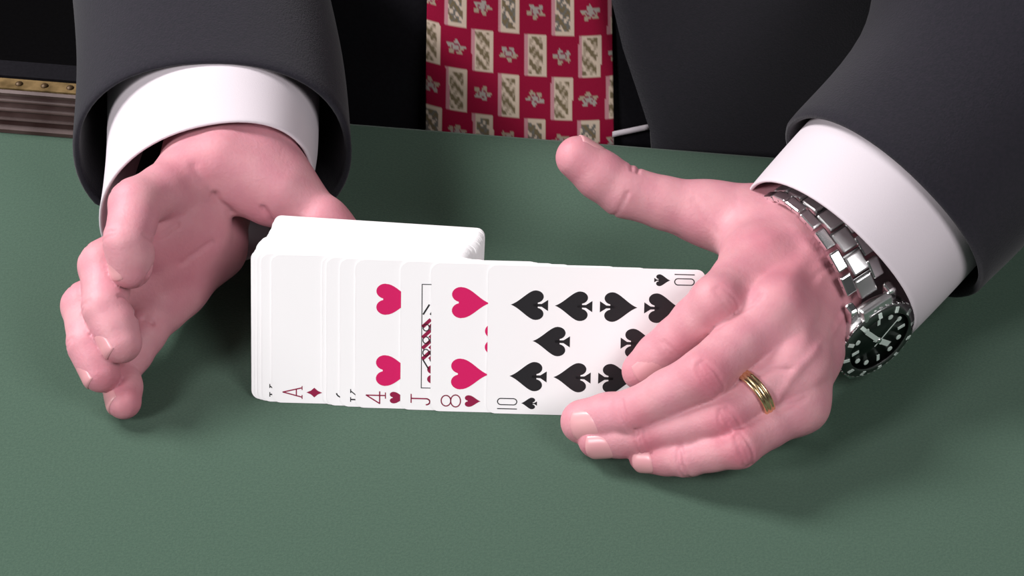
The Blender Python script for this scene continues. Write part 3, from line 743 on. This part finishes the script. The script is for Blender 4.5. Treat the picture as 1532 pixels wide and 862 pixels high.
Vb = np.concatenate([VR, VL, VT]); Qb = np.concatenate([QR, QL+len(VR), QT+len(VR)+len(VL)])
me = bpy.data.meshes.new('body')
me.vertices.add(len(Vb)); me.vertices.foreach_set('co', (Vb*MM).astype(np.float32).ravel())
me.loops.add(len(Qb)*4); me.loops.foreach_set('vertex_index', Qb.astype(np.int32).ravel())
me.polygons.add(len(Qb)); me.polygons.foreach_set('loop_start', np.arange(0, len(Qb)*4, 4, dtype=np.int32))
try: me.polygons.foreach_set('loop_total', np.full(len(Qb), 4, np.int32))
except Exception: pass
me.polygons.foreach_set('use_smooth', np.ones(len(Qb), bool))
me.update(calc_edges=True); me.validate()
me.materials.append(M['skin'])
fa = np.zeros(len(Vb))
for c, r, a in flush_spots: fa = np.maximum(fa, a*np.exp(-(((Vb-c)**2).sum(1))/(r*r)))
at = me.attributes.new('flush', 'FLOAT', 'POINT'); at.data.foreach_set('value', fa.astype(np.float32))
body = bpy.data.objects.new('body', me); COL.objects.link(body)
body.parent = person; body.matrix_parent_inverse = person.matrix_world.inverted()
for J, r, dd, ln, rl, rch in ((RI, rI, dI, 12.5, -.1, .1), (RM, rM, dM, 13.5, -.15, .12), (RR, rR, dR_, 11.5, -.15, .4), (RP, rP, dP, 9.5, 0, .5)):
    make_nail(body, J[2], J[3], r[2]*1.03, r[3], dd, ln, .92, .12, rl, rch)
for J, r, dd, ln in ((LI, rI2, eI, 11.5), (LM, rM2, eM, 11.5), (LR, rR2, eR, 11), (LP, rP2, eP, 9.5)):
    make_nail(body, J[2], J[3], r[2]*1.02, r[3], dd, ln, .9, .12)
make_nail(body, RT[2], RT[3], rT[2], rT[3], va(.1, .75, .65), 13.5, .9, .12)
make_nail(body, LT[2], LT[3], rT2[2], rT2[3], va(.3, .6, .7), 13, .9, .12)

# wedding band on the ring finger of the right-hand hand
x, d, s = frame_of(RR[0], RR[1], dR_)
rc = mid(RR[0], RR[1], .62)
rr = 10.75
prof = [(rr, -2.4), (rr+.7, -2.6), (rr+1.25, -2.2), (rr+1.35, -1.4), (rr+1.05, -1.1), (rr+1.05, -.9), (rr+1.5, -.6), (rr+1.5, .6), (rr+1.05, .9), (rr+1.05, 1.1), (rr+1.35, 1.4), (rr+1.25, 2.2), (rr+.7, 2.6), (rr, 2.4), (rr, -2.4)]
V, F = lathe(rc, x, prof, 56, d); F = F[:56*14]
tag(obj('ring', V, F, 'gold', None, True), 'gold wedding band on the ring finger of the hand covering the ten of spades', 'ring')

# ------------------------------------------------------------------ wristwatch, hanging loose on the right wrist
wa = nrm([.8053, .5628, .1864]); wn = nrm(va(.5897, -.7285, -.3486)); wn = nrm(wn-wa*(wn@wa)); wm = -np.cross(wa, wn)
WC = va(130.8, 46.5, 44); RHO = 30.0
watch = tag(empty('wristwatch', WC), 'steel wristwatch with black dial and link bracelet at the right white cuff', 'watch')
bn, bm_ = wn.copy(), wm.copy()
top = WC+wn*(RHO+2.8)-wa*3.0+va(-1.5, -1.5, -1.5)                                 # underside of the case
wn = nrm(wn*.955+wm*.12+wa*-.0+np.array([-.02, -.10, .10])); wn = nrm(wn); wm = nrm(wm-wn*(wm@wn)); wa0 = wa.copy(); wa = np.cross(wm, wn)
ref = wa
case = obj('case', *lathe(top, wn, [(15.5, 0), (18.2, .8), (19.0, 2.2), (19.0, 7.2), (18.4, 8.2), (17.6, 8.4)], 64, ref), 'steel', watch, True)
# lugs at 12 and 6
for sg in (1, -1):
    for sa in (1, -1):
        V, F = box(top+wm*sg*18.2+wa*sa*9.6+wn*3.2, 4.2, 9.5, 5.2, 1.1, wa, wm, nrm(wn-wm*sg*.25)); obj('lug', V, F, 'steel_polished', case)
# rotating bezel with raised markers
bz = obj('bezel', *lathe(top+wn*8.3, wn, [(15.0, 1.5), (15.6, 2.1), (18.6, 1.2), (19.6, .7), (19.6, 0), (15.0, 0), (15.0, 1.5)], 72, ref, False), 'steel_dark', watch, True)
for k in range(60):
    a = 2*math.pi*k/60; u = wm*math.cos(a)+wa*math.sin(a); v = np.cross(wn, u)
    big = k % 5 == 0
    V, F = box(top+wn*10.0+u*17.1, 2.8 if big else 1.5, 1.7 if big else .55, .5, .1, nrm(u-wn*.28), v, nrm(wn+u*.28))
    if big: obj('bezel_marker', V, F, 'lume', bz)
for k in range(40):
    a = 2*math.pi*(k+.5)/40; u = wm*math.cos(a)+wa*math.sin(a); v = np.cross(wn, u)
    V, F = box(top+wn*8.65+u*19.75, .7, 1.5, 1.1, .25, u, v, wn); obj('grip', V, F, 'steel_polished', bz)
dial = obj('dial', *lathe(top+wn*8.3, wn, [(15.2, 0), (15.2, .4)], 64, ref), 'dial', watch, True)
for k in range(12):
    a = 2*math.pi*k/12; u = wm*math.cos(a)+wa*math.sin(a); v = np.cross(wn, u)
    if k % 3 == 0: V, F = box(top+wn*8.95+u*11.8, 3.6, 1.5, .45, .1, u, v, wn)
    else: V, F = lathe(top+wn*8.75+u*12.2, wn, [(1.25, 0), (1.25, .35), (.9, .5)], 16, ref)
    obj('hour_marker', V, F, 'lume', dial)
for ang, ln, wd, h in ((2.45, 8.6, 2.6, 9.15), (-.55, 12.0, 2.1, 9.4), (.9, 13.0, .5, 9.65)):
    u = wm*math.cos(ang)+wa*math.sin(ang); v = np.cross(wn, u)
    V, F = box(top+wn*h+u*(ln/2-1.5), ln+3, wd, .22, .05, u, v, wn); obj('watch_hand', V, F, 'lume', dial)
obj('hand_pivot', *lathe(top+wn*8.7, wn, [(1.3, 0), (1.3, 1.1), (.8, 1.25)], 20, ref), 'steel_polished', dial, True)
cr = obj('crown', *lathe(top+wn*5-wa*18.6, -wa, [(2.2, 0), (3.3, .8), (3.3, 3.6), (2.7, 4.2)], 24, wn), 'steel_polished', watch)
for sg in (1, -1):
    V, F = box(top+wn*4.6-wa*19.0+wm*sg*5.2, 4.0, 4.2, 4.6, 1.0, wa, wm, wn); obj('crown_guard', V, F, 'steel', case)
wn_c, wm_c, wa_c = wn, wm, wa; wn, wm, wa = bn, bm_, wa0
# bracelet: rows of three links round the wrist, from lug to lug
a0 = 20.0/RHO; n = 17; OFF = top-(WC+bn*(RHO-1.5))
for k in range(n):
    t = a0+(2*math.pi-2*a0)*(k+.5)/n
    u = wn*math.cos(t)+wm*math.sin(t); v = -wn*math.sin(t)+wm*math.cos(t)
    rad = RHO+1.4+3.0*(1-math.cos(t))/2; pitch = (2*math.pi-2*a0)/n*rad
    taper = 1-.16*math.sin(math.pi*(k+.5)/n)
    near = math.exp(-(min(t, 2*math.pi-t)/1.5)**2)
    c = WC+u*rad+OFF*near
    V, F = box(c, 8.4*taper, pitch*.93, 3.2, .75, wa, v, u); obj('link', V, F, 'steel', watch)
    for sa in (1, -1):
        V, F = box(c+wa*sa*7.2*taper+v*pitch*.5, 5.6*taper, pitch*.93, 2.9, .75, wa, v, u); obj('link', V, F, 'steel_polished', watch)
    if k < n-1:
        V, F = box(c+v*pitch*.5, 20*taper, 1.3, 1.5, .3, wa, v, u); obj('link_pin', V, F, 'steel_dark', watch)
for sg in (1, -1):                                   # end pieces between lugs and first links
    V, F = box(top+wm*sg*20.3+wn*2.0, 15.5, 6.2, 3.6, .9, wa, nrm(wm*sg-wn*.55)*1, nrm(wn+wm*sg*.55)); obj('end_link', V, F, 'steel', watch)
